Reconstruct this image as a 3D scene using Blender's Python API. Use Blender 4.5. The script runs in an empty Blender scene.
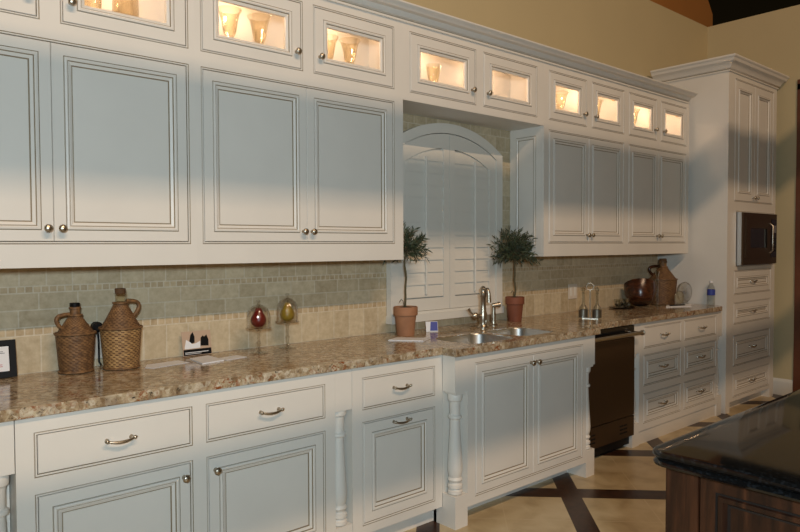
import bpy, bmesh, math, random
from mathutils import Vector, Matrix
random.seed(7)
SC = bpy.context.scene
COL = SC.collection
PI = math.pi

# ------------------------------------------------------------------ camera
def make_camera():
    y, z, yaw, pit, rol, f = -3.0470911, 1.4301443, 0.7181131, -0.0309206, -0.0034731, 675.0782
    fw = Vector((math.sin(yaw)*math.cos(pit), math.cos(yaw)*math.cos(pit), math.sin(pit)))
    r = Vector((math.cos(yaw), -math.sin(yaw), 0)); up = r.cross(fw)
    r2 = r*math.cos(rol) + up*math.sin(rol); u2 = -r*math.sin(rol) + up*math.cos(rol)
    cd = bpy.data.cameras.new('camera'); cd.sensor_width = 36; cd.sensor_fit = 'HORIZONTAL'
    cd.lens = f/800*36; cd.clip_start = .05; cd.clip_end = 200
    o = bpy.data.objects.new('camera', cd); COL.objects.link(o)
    o.matrix_world = Matrix(((r2.x, u2.x, -fw.x, 0), (r2.y, u2.y, -fw.y, y), (r2.z, u2.z, -fw.z, z), (0, 0, 0, 1)))
    SC.camera = o
make_camera()

# ------------------------------------------------------------------ world, lights, exposure
W = bpy.data.worlds.new('showroom_ambience'); SC.world = W; W.use_nodes = True
bg = W.node_tree.nodes['Background']
bg.inputs[0].default_value = (1.0, 0.68, 0.25, 1); bg.inputs[1].default_value = 0.11
def area(name, loc, target, sx, sy, power, col):
    l = bpy.data.lights.new(name, 'AREA'); l.shape = 'RECTANGLE'; l.size = sx; l.size_y = sy
    l.energy = power; l.color = col
    o = bpy.data.objects.new(name, l); COL.objects.link(o); o.location = loc
    d = (Vector(target) - Vector(loc)).normalized()
    o.rotation_euler = d.to_track_quat('-Z', 'Y').to_euler()
    return o
# high warm row of showroom lamps in front of the cabinets
area('ceiling_lamp_row', (0.5, -6.9, 7.2), (0.5, -0.3, 1.5), 5.0, 0.10, 360, (1.0, 0.69, 0.44))
# the cool flash of the photographer's camera, just above and behind the lens
area('camera_flash', (-0.28, -3.55, 1.70), (3.8, -0.5, 2.3), 0.2, 0.2, 76, (0.72, 0.90, 1.0))
SC.view_settings.view_transform = 'Standard'; SC.view_settings.look = 'None'
SC.view_settings.gamma = 1; SC.view_settings.use_curve_mapping = False
SC.view_settings.exposure = 0.0

# ------------------------------------------------------------------ materials
def lin(r, g, b):
    f = lambda c: (c/255/12.92) if c/255 <= .04045 else ((c/255+.055)/1.055)**2.4
    return (f(r), f(g), f(b), 1)
class NT:
    def __init__(s, name):
        s.m = bpy.data.materials.new(name); s.m.use_nodes = True
        s.t = s.m.node_tree; s.b = s.t.nodes['Principled BSDF']; s.out = s.t.nodes['Material Output']
    def n(s, typ, **kw):
        nd = s.t.nodes.new(typ)
        for k, v in kw.items():
            if k in nd.inputs: nd.inputs[k].default_value = v
            else: setattr(nd, k, v)
        return nd
    def l(s, a, b): s.t.links.new(a, b)
    def coord(s, kind='Object'):
        return s.n('ShaderNodeTexCoord').outputs[kind]
    def ramp(s, fac, stops, interp='LINEAR'):
        r = s.n('ShaderNodeValToRGB'); cr = r.color_ramp; cr.interpolation = interp
        while len(cr.elements) < len(stops): cr.elements.new(.5)
        for e, (p, c) in zip(cr.elements, stops): e.position = p; e.color = c
        s.l(fac, r.inputs[0]); return r.outputs[0]
    def mix(s, fac, a, b, mode='MIX'):
        m = s.n('ShaderNodeMix', data_type='RGBA', blend_type=mode)
        for sock, v in ((m.inputs[0], fac), (m.inputs[6], a), (m.inputs[7], b)):
            if hasattr(v, 'is_linked') or hasattr(v, 'links'): s.l(v, sock)
            else: sock.default_value = v
        return m.outputs[2]
    def math(s, op, a, b=None):
        m = s.n('ShaderNodeMath', operation=op)
        for i, v in enumerate((a, b)):
            if v is None: continue
            if hasattr(v, 'links'): s.l(v, m.inputs[i])
            else: m.inputs[i].default_value = v
        return m.outputs[0]
    def bump(s, h, strength=.3, dist=.01):
        b = s.n('ShaderNodeBump'); b.inputs['Strength'].default_value = strength; b.inputs['Distance'].default_value = dist
        s.l(h, b.inputs['Height']); s.l(b.outputs[0], s.b.inputs['Normal'])
def simple(name, col, rough=.5, metal=0, coat=0, noise=0, nscale=8):
    t = NT(name); t.b.inputs['Base Color'].default_value = col
    t.b.inputs['Roughness'].default_value = rough; t.b.inputs['Metallic'].default_value = metal
    t.b.inputs['Coat Weight'].default_value = coat
    if noise:
        nz = t.n('ShaderNodeTexNoise', Scale=nscale, Detail=4.0); t.l(t.coord(), nz.inputs['Vector'])
        d = tuple(c*(1-noise) for c in col[:3])+(1,)
        t.l(t.ramp(nz.outputs[0], [(.3, d), (.7, col)]), t.b.inputs['Base Color'])
    return t.m
M = {}
M['paint'] = simple('cream_paint', lin(228, 223, 214), .42, noise=.04, nscale=5)
M['glaze'] = simple('brown_glaze', lin(150, 134, 110), .6)
M['white'] = simple('white_paint', lin(222, 219, 210), .45)
M['wall'] = simple('tan_wall_paint', lin(197, 181, 142), .7, noise=.04, nscale=2)
M['rearwall'] = simple('rust_wall_paint', lin(176, 118, 58), .8, noise=.08, nscale=3)
M['black'] = simple('black_ceiling', (.0012, .0012, .0012, 1), .95)
M['darkwood'] = simple('red_brown_wood', lin(110, 62, 36), .45, noise=.3, nscale=6)
M['nickel'] = simple('brushed_nickel', lin(186, 176, 160), .33, 1)
M['steel'] = simple('stainless_steel', lin(196, 196, 194), .3, 1)
M['bronze'] = simple('brass_hinge', lin(150, 110, 60), .35, 1)
M['dwsteel'] = simple('dark_stainless', lin(82, 64, 47), .38, .7)
M['blackgloss'] = simple('black_glass', (.006, .006, .007, 1), .08)
M['blackplastic'] = simple('black_plastic', (.006, .006, .007, 1), .45)
M['blackplastic'].node_tree.nodes['Principled BSDF'].inputs['Specular IOR Level'].default_value = .2
M['paper'] = simple('white_paper', lin(226, 226, 228), .6)
M['greyink'] = simple('grey_ink', lin(120, 120, 125), .6)
M['redink'] = simple('pink_ink', lin(190, 110, 120), .6)
M['blueink'] = simple('blue_print', lin(52, 66, 150), .5)
M['soil'] = simple('dark_moss', lin(48, 46, 26), .9, noise=.5, nscale=60)
M['bark'] = simple('olive_bark', lin(92, 84, 60), .8, noise=.3, nscale=40)
M['leaf'] = simple('dark_olive_leaf', lin(72, 84, 60), .5, noise=.45, nscale=25)
M['terracotta'] = simple('terracotta', lin(172, 122, 88), .75, noise=.25, nscale=14)
M['terracotta_dark'] = simple('dark_terracotta', lin(134, 76, 52), .7, noise=.25, nscale=14)
M['skin_red'] = simple('red_pear_skin', lin(120, 30, 24), .3, noise=.35, nscale=20)
M['skin_green'] = simple('golden_pear_skin', lin(158, 128, 40), .35, noise=.3, nscale=20)
M['tan'] = simple('tan_print', lin(186, 160, 138), .5)
M['outlet'] = simple('outlet_plastic', lin(214, 204, 190), .4)
M['cork'] = simple('cork', lin(120, 82, 50), .8, noise=.3, nscale=40)

def glassy(name, tint, refl=.12, rough=.02, base=.03):
    t = NT(name); t.t.nodes.remove(t.b)
    tr = t.n('ShaderNodeBsdfTransparent'); tr.inputs[0].default_value = tint
    gl = t.n('ShaderNodeBsdfGlossy', Roughness=rough)
    lw = t.n('ShaderNodeLayerWeight', Blend=.35)
    fac = t.math('ADD', t.math('MULTIPLY', lw.outputs['Facing'], refl), base)
    mx = t.n('ShaderNodeMixShader'); t.l(fac, mx.inputs[0]); t.l(tr.outputs[0], mx.inputs[1]); t.l(gl.outputs[0], mx.inputs[2])
    t.l(mx.outputs[0], t.out.inputs[0]); return t.m
M['pane'] = glassy('clear_pane', (.97, .97, .96, 1), .08, base=.015)
M['glass'] = glassy('clear_glass', (.95, .96, .955, 1), .9, rough=.05, base=.04)
M['cutglass'] = glassy('cut_glass', (.84, .86, .84, 1), 1.1, rough=.06, base=.06)
M['sleeve'] = simple('dull_metal', lin(120, 116, 106), .42, .9)
M['amber'] = glassy('amber_glass', (.985, .955, .88, 1), .6, base=.03)
M['bottle'] = glassy('clear_plastic', (.88, .90, .90, 1), .4, base=.05)

def granite(name, edge=False):
    t = NT(name); v = t.coord()
    mp = t.n('ShaderNodeMapping'); t.l(v, mp.inputs[0])
    n1 = t.n('ShaderNodeTexNoise', Scale=26.0, Detail=8.0, Roughness=.72, Distortion=.5); t.l(mp.outputs[0], n1.inputs['Vector'])
    n2 = t.n('ShaderNodeTexNoise', Scale=52.0, Detail=5.0, Roughness=.7, Distortion=.4); t.l(mp.outputs[0], n2.inputs['Vector'])
    n3 = t.n('ShaderNodeTexNoise', Scale=5.5, Detail=4.0, Roughness=.6); t.l(mp.outputs[0], n3.inputs['Vector'])
    vo = t.n('ShaderNodeTexVoronoi', Scale=62.0); t.l(mp.outputs[0], vo.inputs['Vector'])
    base = t.ramp(n1.outputs[0], [(.33, lin(84, 68, 52)), (.43, lin(140, 116, 88)), (.52, lin(178, 158, 126)), (.62, lin(212, 200, 174)), (.72, lin(168, 144, 110))])
    chunk = t.ramp(vo.outputs['Color'], [(.25, lin(120, 98, 72)), (.5, lin(188, 168, 138)), (.75, lin(222, 214, 196))])
    c = t.mix(.4, base, chunk)
    rust = t.ramp(n2.outputs[0], [(.50, (0, 0, 0, 1)), (.60, (1, 1, 1, 1))])
    rfac = t.mix(1.0, rust, t.ramp(n3.outputs[0], [(.47, (0, 0, 0, 1)), (.60, (1, 1, 1, 1))]), 'MULTIPLY')
    c = t.mix(rfac, c, lin(136, 76, 36))
    brn = t.ramp(n3.outputs[0], [(.34, (.75, .75, .75, 1)), (.50, (0, 0, 0, 1))])
    c = t.mix(brn, c, lin(116, 90, 64))
    dk = t.ramp(n2.outputs[0], [(.34, (1, 1, 1, 1)), (.40, (0, 0, 0, 1))])
    c = t.mix(dk, c, lin(52, 46, 40))
    t.l(c, t.b.inputs['Base Color']); t.b.inputs['Roughness'].default_value = .13
    return t.m
M['granite'] = granite('brown_granite')
def black_granite():
    t = NT('black_granite'); v = t.coord()
    n = t.n('ShaderNodeTexVoronoi', Scale=210.0); t.l(v, n.inputs['Vector'])
    c = t.ramp(n.outputs['Color'], [(.62, (.004, .004, .004, 1)), (.8, (.008, .009, .010, 1)), (.95, (.012, .013, .015, 1))])
    t.l(c, t.b.inputs['Base Color']); t.b.inputs['Roughness'].default_value = .05
    return t.m
M['blackgranite'] = black_granite()
def wood(name, c1, c2, c3, sc=(9, 9, .8), rough=.35):
    t = NT(name); mp = t.n('ShaderNodeMapping'); mp.inputs['Scale'].default_value = sc
    t.l(t.coord(), mp.inputs[0])
    n = t.n('ShaderNodeTexNoise', Scale=3.0, Detail=6.0, Roughness=.6, Distortion=.8); t.l(mp.outputs[0], n.inputs['Vector'])
    t.l(t.ramp(n.outputs[0], [(.3, c1), (.5, c2), (.72, c3)]), t.b.inputs['Base Color'])
    t.b.inputs['Roughness'].default_value = rough; return t.m
M['walnut'] = wood('walnut', lin(26, 14, 9), lin(48, 26, 15), lin(78, 44, 26))
M['bowlwood'] = wood('bowl_wood', lin(40, 19, 10), lin(64, 32, 16), lin(96, 52, 28), (4, 4, 12), .25)
M['walnutdark'] = simple('walnut_groove', lin(24, 16, 12), .5)

def travertine_tiles():
    """bands of tumbled travertine: tall tiles, mosaic strip, subway rows, mosaic strip, larger tiles"""
    t = NT('tumbled_travertine'); v = t.coord()
    sp = t.n('ShaderNodeSeparateXYZ'); t.l(v, sp.inputs[0])
    X, Z = sp.outputs[0], sp.outputs[2]
    def brick(z0, w, h, off, c1, c2, seed):
        cb = t.n('ShaderNodeCombineXYZ'); t.l(t.math('ADD', X, seed), cb.inputs[0]); t.l(t.math('SUBTRACT', Z, z0), cb.inputs[1])
        b = t.n('ShaderNodeTexBrick', offset=off, squash=1.0)
        b.inputs['Scale'].default_value = 1.0; b.inputs['Brick Width'].default_value = w; b.inputs['Row Height'].default_value = h
        b.inputs['Mortar Size'].default_value = .003; b.inputs['Mortar Smooth'].default_value = .2; b.inputs['Bias'].default_value = 0
        b.inputs['Color1'].default_value = c1; b.inputs['Color2'].default_value = c2; b.inputs['Mortar'].default_value = lin(212, 202, 180)
        t.l(cb.outputs[0], b.inputs['Vector']); return b
    A, B = lin(208, 192, 160), lin(174, 155, 122)
    C, D = lin(164, 138, 100), lin(198, 175, 137)
    b1 = brick(.914, .105, .154, 0, A, B, .03)
    b2 = brick(1.068, .034, .034, 0, C, D, 0)
    b3 = brick(1.102, .15, .0695, .5, B, A, .05)
    b4 = brick(1.241, .030, .027, 0, C, D, .01)
    b5 = brick(1.268, .10, .10, .5, B, A, .02)
    def step(z): return t.math('GREATER_THAN', Z, z)
    c, f = b1.outputs[0], b1.outputs[1]
    for z, b in ((1.068, b2), (1.102, b3), (1.241, b4), (1.268, b5)):
        s = step(z); c = t.mix(s, c, b.outputs[0])
        mm = t.n('ShaderNodeMix', data_type='FLOAT'); t.l(s, mm.inputs[0]); t.l(f, mm.inputs[2]); t.l(b.outputs[1], mm.inputs[3]); f = mm.outputs[0]
    nz = t.n('ShaderNodeTexNoise', Scale=28.0, Detail=6.0, Roughness=.65); t.l(v, nz.inputs['Vector'])
    c = t.mix(.42, c, t.ramp(nz.outputs[0], [(.3, lin(158, 140, 110)), (.7, lin(224, 210, 182))]))
    t.l(c, t.b.inputs['Base Color']); t.b.inputs['Roughness'].default_value = .55
    h = t.math('SUBTRACT', t.math('MULTIPLY', nz.outputs[0], .4), f)
    t.bump(h, .35, .004); return t.m
M['tile'] = travertine_tiles()
def floor_mat():
    """cream tiles laid on the diagonal with a grid of dark wood strips"""
    t = NT('tile_floor_with_wood_strips'); v = t.coord()
    sp = t.n('ShaderNodeSeparateXYZ'); t.l(v, sp.inputs[0])
    p = t.math('ADD', sp.outputs[0], sp.outputs[1]); q = t.math('SUBTRACT', sp.outputs[0], sp.outputs[1])
    def band(x, off, period, w):
        a = t.math('SUBTRACT', x, off - period/2); m = t.math('FLOORED_MODULO', a, period)
        return t.math('LESS_THAN', t.math('ABSOLUTE', t.math('SUBTRACT', m, period/2)), w/2)
    strip = t.math('MAXIMUM', band(p, 2.47, 1.105, .20), band(q, 4.05, 1.13, .165))
    grout = t.math('MAXIMUM', band(p, 2.47+.5525, .5525, .008), band(q, 4.05+.565, .565, .008))
    n1 = t.n('ShaderNodeTexNoise', Scale=5.0, Detail=6.0, Distortion=.6); t.l(v, n1.inputs['Vector'])
    tile = t.ramp(n1.outputs[0], [(.3, lin(168, 146, 110)), (.5, lin(192, 172, 134)), (.7, lin(206, 188, 153))])
    n2 = t.n('ShaderNodeTexNoise', Scale=20.0, Detail=4.0); t.l(v, n2.inputs['Vector'])
    wd = t.ramp(n2.outputs[0], [(.3, lin(40, 24, 16)), (.7, lin(70, 44, 30))])
    c = t.mix(grout, tile, lin(200, 182, 148)); c = t.mix(strip, c, wd)
    t.l(c, t.b.inputs['Base Color']); t.b.inputs['Roughness'].default_value = .32; return t.m
M['floor'] = floor_mat()
def wicker(name, a, b):
    t = NT(name); nz = t.n('ShaderNodeTexNoise', Scale=55.0, Detail=4.0); t.l(t.coord(), nz.inputs['Vector'])
    t.l(t.ramp(nz.outputs[0], [(.3, a), (.7, b)]), t.b.inputs['Base Color']); t.b.inputs['Roughness'].default_value = .6; return t.m
M['wicker'] = wicker('brown_wicker', lin(82, 57, 34), lin(140, 103, 64))
M['wicker_light'] = wicker('straw_wicker', lin(122, 88, 50), lin(184, 146, 94))
M['wicker_gap'] = simple('wicker_shadow_gap', lin(84, 56, 32), .8)

# ------------------------------------------------------------------ mesh helpers
class MB:
    """collects world-space faces with material indices; build() links ONE mesh object"""
    def __init__(s): s.v = []; s.f = []; s.mi = []
    def add(s, vs, fs, mi=0):
        o = len(s.v); s.v += [tuple(v) for v in vs]
        for f in fs: s.f.append(tuple(i+o for i in f)); s.mi.append(mi)
        return s
    def box(s, x0, x1, y0, y1, z0, z1, mi=0):
        vs = [(x, y, z) for z in (z0, z1) for y in (y0, y1) for x in (x0, x1)]
        return s.add(vs, [(0, 2, 3, 1), (4, 5, 7, 6), (0, 1, 5, 4), (2, 6, 7, 3), (0, 4, 6, 2), (1, 3, 7, 5)], mi)
    def obox(s, c, ax, ay, az, mi=0):
        c = Vector(c); vs = [c+Vector(ax)*i+Vector(ay)*j+Vector(az)*k for k in (-1, 1) for j in (-1, 1) for i in (-1, 1)]
        return s.add(vs, [(0, 2, 3, 1), (4, 5, 7, 6), (0, 1, 5, 4), (2, 6, 7, 3), (0, 4, 6, 2), (1, 3, 7, 5)], mi)
    def lathe(s, c, prof, n=32, mi=0, axis=None, caps=True, mids=None):
        """prof: (radius, height) pairs along the axis (default +Z) from c"""
        c = Vector(c)
        if axis is None: R = Matrix.Identity(3)
        else: R = Vector((0, 0, 1)).rotation_difference(Vector(axis).normalized()).to_matrix()
        vs = []; fs = []
        for r, h in prof:
            for k in range(n):
                a = 2*PI*k/n; vs.append(c + R @ Vector((r*math.cos(a), r*math.sin(a), h)))
        o = len(s.v); s.v += [tuple(v) for v in vs]
        for i in range(len(prof)-1):
            for k in range(n):
                s.f.append((o+i*n+k, o+i*n+(k+1) % n, o+(i+1)*n+(k+1) % n, o+(i+1)*n+k)); s.mi.append(mids[i] if mids else mi)
        if caps:
            if prof[0][0] > 1e-5: s.f.append(tuple(o+k for k in reversed(range(n)))); s.mi.append(mids[0] if mids else mi)
            if prof[-1][0] > 1e-5: s.f.append(tuple(o+(len(prof)-1)*n+k for k in range(n))); s.mi.append(mids[-1] if mids else mi)
        return s
    def tube(s, pts, r, n=10, mi=0, closed=False):
        pts = [Vector(p) for p in pts]; N = len(pts)
        rr = r if isinstance(r, (list, tuple)) else [r]*N
        up = None; rings = []
        for i, p in enumerate(pts):
            a = pts[(i-1) % N] if (closed or i) else p; b = pts[(i+1) % N] if (closed or i < N-1) else p
            d = (b-a).normalized()
            if up is None: up = d.orthogonal().normalized()
            else: up = (up - d*up.dot(d)).normalized()
            w = d.cross(up)
            rings.append([p + (up*math.cos(2*PI*k/n)+w*math.sin(2*PI*k/n))*rr[i] for k in range(n)])
        o = len(s.v)
        for q in rings: s.v += [tuple(v) for v in q]
        for i in range(N if closed else N-1):
            j = (i+1) % N
            for k in range(n):
                s.f.append((o+i*n+k, o+i*n+(k+1) % n, o+j*n+(k+1) % n, o+j*n+k)); s.mi.append(mi)
        if not closed:
            s.f.append(tuple(o+k for k in reversed(range(n)))); s.mi.append(mi)
            s.f.append(tuple(o+(N-1)*n+k for k in range(n))); s.mi.append(mi)
        return s
    def rings(s, mp, x0, x1, z0, z1, prof, close=True, mi=0):
        """nested rectangles: prof = (inset, depth, material of the strip leading to it); mp(u,w,d)->xyz"""
        o = len(s.v)
        for k, (i, d, m) in enumerate(prof):
            s.v += [mp(x0+i, z0+i, d), mp(x1-i, z0+i, d), mp(x1-i, z1-i, d), mp(x0+i, z1-i, d)]
            if k:
                a = o+4*(k-1); b = o+4*k
                for e in range(4): s.f.append((a+e, a+(e+1) % 4, b+(e+1) % 4, b+e)); s.mi.append(m)
        if close:
            b = o+4*(len(prof)-1); s.f.append((b, b+1, b+2, b+3)); s.mi.append(mi)
        return s
    def prism(s, poly, mp, d0, d1, mi=0):
        """closed polygon (u,w) extruded from d0 to d1"""
        n = len(poly); vs = [mp(u, w, d0) for u, w in poly]+[mp(u, w, d1) for u, w in poly]
        fs = [tuple(range(n)), tuple(range(2*n-1, n-1, -1))]+[(i, i+n, (i+1) % n+n, (i+1) % n) for i in range(n)]
        return s.add(vs, fs, mi)
    def build(s, name, mats, parent=None, smooth=None, bevel=0, origin=None):
        me = bpy.data.meshes.new(name)
        org = Vector(origin) if origin is not None else Vector((0, 0, 0))
        if parent is not None and origin is None: org = wloc(parent)
        me.from_pydata([tuple(Vector(v)-org) for v in s.v], [], s.f)
        for m in (mats if isinstance(mats, (list, tuple)) else [mats]): me.materials.append(M[m])
        me.polygons.foreach_set('material_index', s.mi)
        bm = bmesh.new(); bm.from_mesh(me); bmesh.ops.recalc_face_normals(bm, faces=bm.faces); bm.to_mesh(me); bm.free()
        o = bpy.data.objects.new(name, me); COL.objects.link(o)
        if parent is not None:
            o.parent = parent; o.location = org - wloc(parent)
        else: o.location = org
        if smooth is not None:
            me.polygons.foreach_set('use_smooth', [True]*len(me.polygons))
            me.set_sharp_from_angle(angle=math.radians(smooth))
        if bevel:
            b = o.modifiers.new('soft_edges', 'BEVEL'); b.width = bevel; b.segments = 3; b.limit_method = 'ANGLE'; b.angle_limit = math.radians(40)
        me.update(); return o
def wloc(o):
    p = Vector((0, 0, 0))
    while o is not None: p = p + o.location; o = o.parent
    return p
def tag(o, label=None, cat=None, group=None, kind=None):
    if label: o['label'] = label
    if cat: o['category'] = cat
    if group: o['group'] = group
    if kind: o['kind'] = kind
    return o
def thing(name, label, cat, loc, group=None):
    o = bpy.data.objects.new(name, None); COL.objects.link(o); o.location = loc; o.empty_display_size = .05
    return tag(o, label, cat, group)
def structure(name, mb, mats, label=None, **kw):
    o = mb.build(name, mats, **kw); return tag(o, label, None, None, 'structure')
def copy_tree(o, parent=None):
    c = o.copy(); COL.objects.link(c); c.parent = parent
    for ch in list(o.children): copy_tree(ch, c)
    return c
def FY(yf): return lambda u, w, d: (u, yf+d, w)          # faces -Y, d goes into the wall
def FX(xf): return lambda u, w, d: (xf+d, u, w)          # faces -X (u runs along y)

# ------------------------------------------------------------------ room shell
structure('floor', MB().box(-6, 14, -10, 4, -.05, 0), 'floor')
structure('ceiling', MB().box(-20, 40, -14, 40, 8.0, 8.1), 'black')
structure('wall_back', MB().box(-6, 7.05, .1, .25, 0, 3.627), 'wall')
structure('wall_right', MB().box(6.9, 7.05, -.78, .1, 0, 3.627).box(6.9, 7.05, -10, -.78, 2.9, 3.627).box(6.9, 7.05, -10, -1.75, 0, 2.9), 'wall')
pw = [(-4, 3.0), (7.895, 3.0), (7.895, 4.069), (7.532, 4.175), (-4, 6.2)]
structure('wall_rear', MB().prism([(-4, 3.0), (7.9, 3.0), (7.9, 4.075), (7.53, 4.5), (6.8, 5.3), (-4, 5.3)], FY(.5), 0, .12), 'rearwall')
structure('baseboard_right', MB().prism([(6.9, 0), (6.885, 0), (6.885, .125), (6.89, .14), (6.9, .155)], lambda u, w, d: (u, d, w), -.735, .1), 'white')
dr = structure('door_1', MB().box(6.915, 6.96, -1.70, -.83, 0.01, 2.85), 'darkwood', 'dark red-brown wooden door in the right wall')
MB().box(6.885, 7.0, -.83, -.74, 0, 2.9).box(6.885, 7.0, -1.79, -1.70, 0, 2.9).box(6.885, 7.0, -1.79, -.74, 2.85, 2.94).build('door_casing', 'darkwood', dr)
MB().lathe((6.91, -1.62, 1.0), [(.012, 0), (.012, .03), (.028, .04), (.03, .055), (.0, .066)], 20, axis=(-1, 0, 0)).build('door_handle', 'nickel', dr, smooth=40)
# two unseen bars added before the lamps, sized to throw the horizontal shade bands
structure('shade_bar_1', MB().box(-5, 11, -3.63, -3.57, 4.464, 4.669), 'darkwood', 'upper unseen bar added behind the camera to shade the wall cabinets')
structure('shade_bar_2', MB().prism([(-5, 3.500), (11, 3.705), (11, 3.865), (-5, 3.660)], FY(-3.63), 0, .06), 'darkwood', 'lower unseen bar added behind the camera to shade the base cabinets')
bs = MB().box(-1.2, 5.74, 0, .1, .914, 2.62).build('tile_backsplash', 'tile')
tag(bs, 'tumbled beige travertine tile backsplash along the wall behind the countertop', 'backsplash', None, 'structure')

# ------------------------------------------------------------------ cabinet building blocks
BEAD = [(0, 0, 0), (.0012, .0030, 1), (.0028, .0030, 1), (.0040, -.0012, 0), (.0075, -.0012, 0), (.0090, .002, 0), (.0095, .022, 1)]
DIN = .0115     # door inset from the opening edge
def face_frame(mb, x0, x1, z0, z1, yf, openings, open_back=()):
    xs = sorted({x0, x1} | {a for o in openings for a in o[:2]}); zs = sorted({z0, z1} | {a for o in openings for a in o[2:4]})
    mp = FY(yf)
    for i in range(len(xs)-1):
        for j in range(len(zs)-1):
            cx = (xs[i]+xs[i+1])/2; cz = (zs[j]+zs[j+1])/2
            if any(o[0] < cx < o[1] and o[2] < cz < o[3] for o in openings): continue
            mb.add([mp(xs[i], zs[j], 0), mp(xs[i+1], zs[j], 0), mp(xs[i+1], zs[j+1], 0), mp(xs[i], zs[j+1], 0)], [(0, 1, 2, 3)])
    mb.rings(mp, x0, x1, z0, z1, [(0, .022, 0), (0, 0, 0)], close=False)
    for o in openings:
        mb.rings(mp, *o[:4], BEAD, close=(len(o) < 5), mi=1)
MOULD = [(0, .020, 0), (0, .0025, 0), (.002, 0, 0)]
def panel_prof(st, deep=.009):
    """stile width st, applied moulding, recessed flat panel, glaze in the quirks"""
    a = [(st, 0, 0), (st+.001, .003, 1), (st+.0028, .003, 1), (st+.004, -.004, 0), (st+.011, -.0055, 0), (st+.0155, -.002, 0),
         (st+.0165, .0025, 1), (st+.0185, .0025, 1), (st+.020, .002, 0), (st+.030, deep*.75, 0), (st+.0312, deep+.0015, 1), (st+.0342, deep+.0015, 1), (st+.035, deep, 0)]
    return MOULD+a
def knob(parent, x, z, yf, r=.0155):
    return MB().lathe((x, yf, z), [(.009, 0), (.0085, .004), (.0055, .008), (.0055, .014), (r*.8, .019), (r, .024), (r*.95, .029), (r*.6, .033), (0, .0345)], 24, axis=(0, -1, 0)).build('knob', 'nickel', parent, smooth=60)
def pull(parent, x, z, yf, w=.084):
    m = MB()
    for sx in (-1, 1):
        px = x+sx*w/2
        m.lathe((px, yf, z), [(.008, 0), (.008, .003), (.0045, .006), (.0045, .024), (0, .026)], 16, axis=(0, -1, 0))
        m.lathe((px-sx*.002, yf-.024, z), [(0, -.002), (.006, .002), (.0075, .008), (.0055, .013), (0, .017)], 16, axis=(sx, 0, .25))
    pts = []; rr = []
    for k in range(25):
        t = k/24; u = 2*t-1
        pts.append((x+u*w/2, yf-.024-.006*(1-u*u), z-.006*(1-u*u))); rr.append(.0038+.0022*(1-u*u)*(1 if k % 2 else .86))
    m.tube(pts, rr, 10)
    return m.build('handle', 'nickel', parent, smooth=50)
def door(root, o, yf, st=.058, hw=None, name='door', back=True, deep=.009):
    x0, x1, z0, z1 = o
    mb = MB().rings(FY(yf), x0, x1, z0, z1, panel_prof(st, deep))
    if back: mb.box(x0+.001, x1-.001, yf+.017, yf+.020, z0+.001, z1-.001)
    d = mb.build(name, ['paint', 'glaze'], root)
    if hw: (knob if hw[0] == 'k' else pull)(d, hw[1], hw[2], yf)
    return d
def drawer(root, o, yf, slab=True, st=.03, hw=True):
    x0, x1, z0, z1 = o
    prof = MOULD if slab else panel_prof(st)
    mb = MB().rings(FY(yf), x0, x1, z0, z1, prof)
    mb.box(x0+.001, x1-.001, yf+.017, yf+.020, z0+.001, z1-.001)
    d = mb.build('drawer', ['paint', 'glaze'], root)
    if hw: pull(d, (x0+x1)/2, (z0+z1)/2+.004, yf+(0 if slab else .009))
    return d
def glass_door(root, o, yf, kx, kz, st=.052):
    x0, x1, z0, z1 = o
    prof = panel_prof(st)[:-3]
    prof = prof+[(st+.031, .010, 0), (st+.031, .020, 0)]
    mb = MB().rings(FY(yf), x0, x1, z0, z1, prof, close=False)
    mb.rings(FY(yf), x0, x1, z0, z1, [(0, .020, 0), (st+.031, .020, 0)], close=False)
    d = mb.build('glass_door', ['paint', 'glaze'], root)
    i = st+.029
    MB().box(x0+i, x1-i, yf+.012, yf+.015, z0+i, z1-i).build('glass_pane', 'pane', d)
    knob(d, kx, kz, yf)
    return d
def inner(o, l=0, r=0):
    """door rectangle inside an opening; l/r = 1 where it meets its twin instead of the frame"""
    return (o[0]+(.0008 if l else DIN), o[1]-(.0008 if r else DIN), o[2]+DIN, o[3]-DIN)
def pair(root, o, xm, yf, st, kz, kdx=.03, deep=.009):
    a = inner((o[0], xm, o[2], o[3]), 0, 1); b = inner((xm, o[1], o[2], o[3]), 1, 0)
    door(root, a, yf, st, ('k', a[1]-kdx, kz), deep=deep); door(root, b, yf, st, ('k', b[0]+kdx, kz), deep=deep)
def post(root, x, y, z0=.165, z1=.70, r=.039):
    H = z1-z0
    p = [(.75, 0), (1, .008), (1, .035), (.82, .045), (.78, .055), (.98, .065), (1, .08), (.98, .095), (.78, .105), (.74, .118), (.9, .13), (.98, .145), (.9, .16), (.80, .17),
         (.88, .19), (1.0, .23), (1.02, .28), (.95, .36), (.84, .48), (.74, .61), (.66, .745), (.90, .755), (.94, .768), (.90, .78), (.70, .79), (.72, .90), (.78, .925), (.96, .935), (1, .955), (1, .985), (.9, 1)]
    return MB().lathe((x, y, z0), [(r*a, H*h) for a, h in p], 32).build('post', 'paint', root, smooth=35)

# ------------------------------------------------------------------ base cabinets
YB = -.62; ZT = .876; ZB = .0947
# corner piece at the left edge
c = thing('base_cabinet', 'white cabinet corner with a turned post at the left end of the lower run', 'cabinet', (.2, -.3, 0))
m = MB().box(-.6, .38, YB+.02, -.01, ZB, ZT).box(.38, .478, YB+.085, -.01, 0, ZT).box(.385, .478, YB, YB+.09, .702, ZT).box(.385, .478, YB, YB+.09, 0, .165).box(-.6, .378, YB, YB+.02, ZB, ZT).box(-.6, .38, -.55, -.53, 0, ZB)
m.build('body', 'paint', c); post(c, .431, YB+.043)
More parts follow.
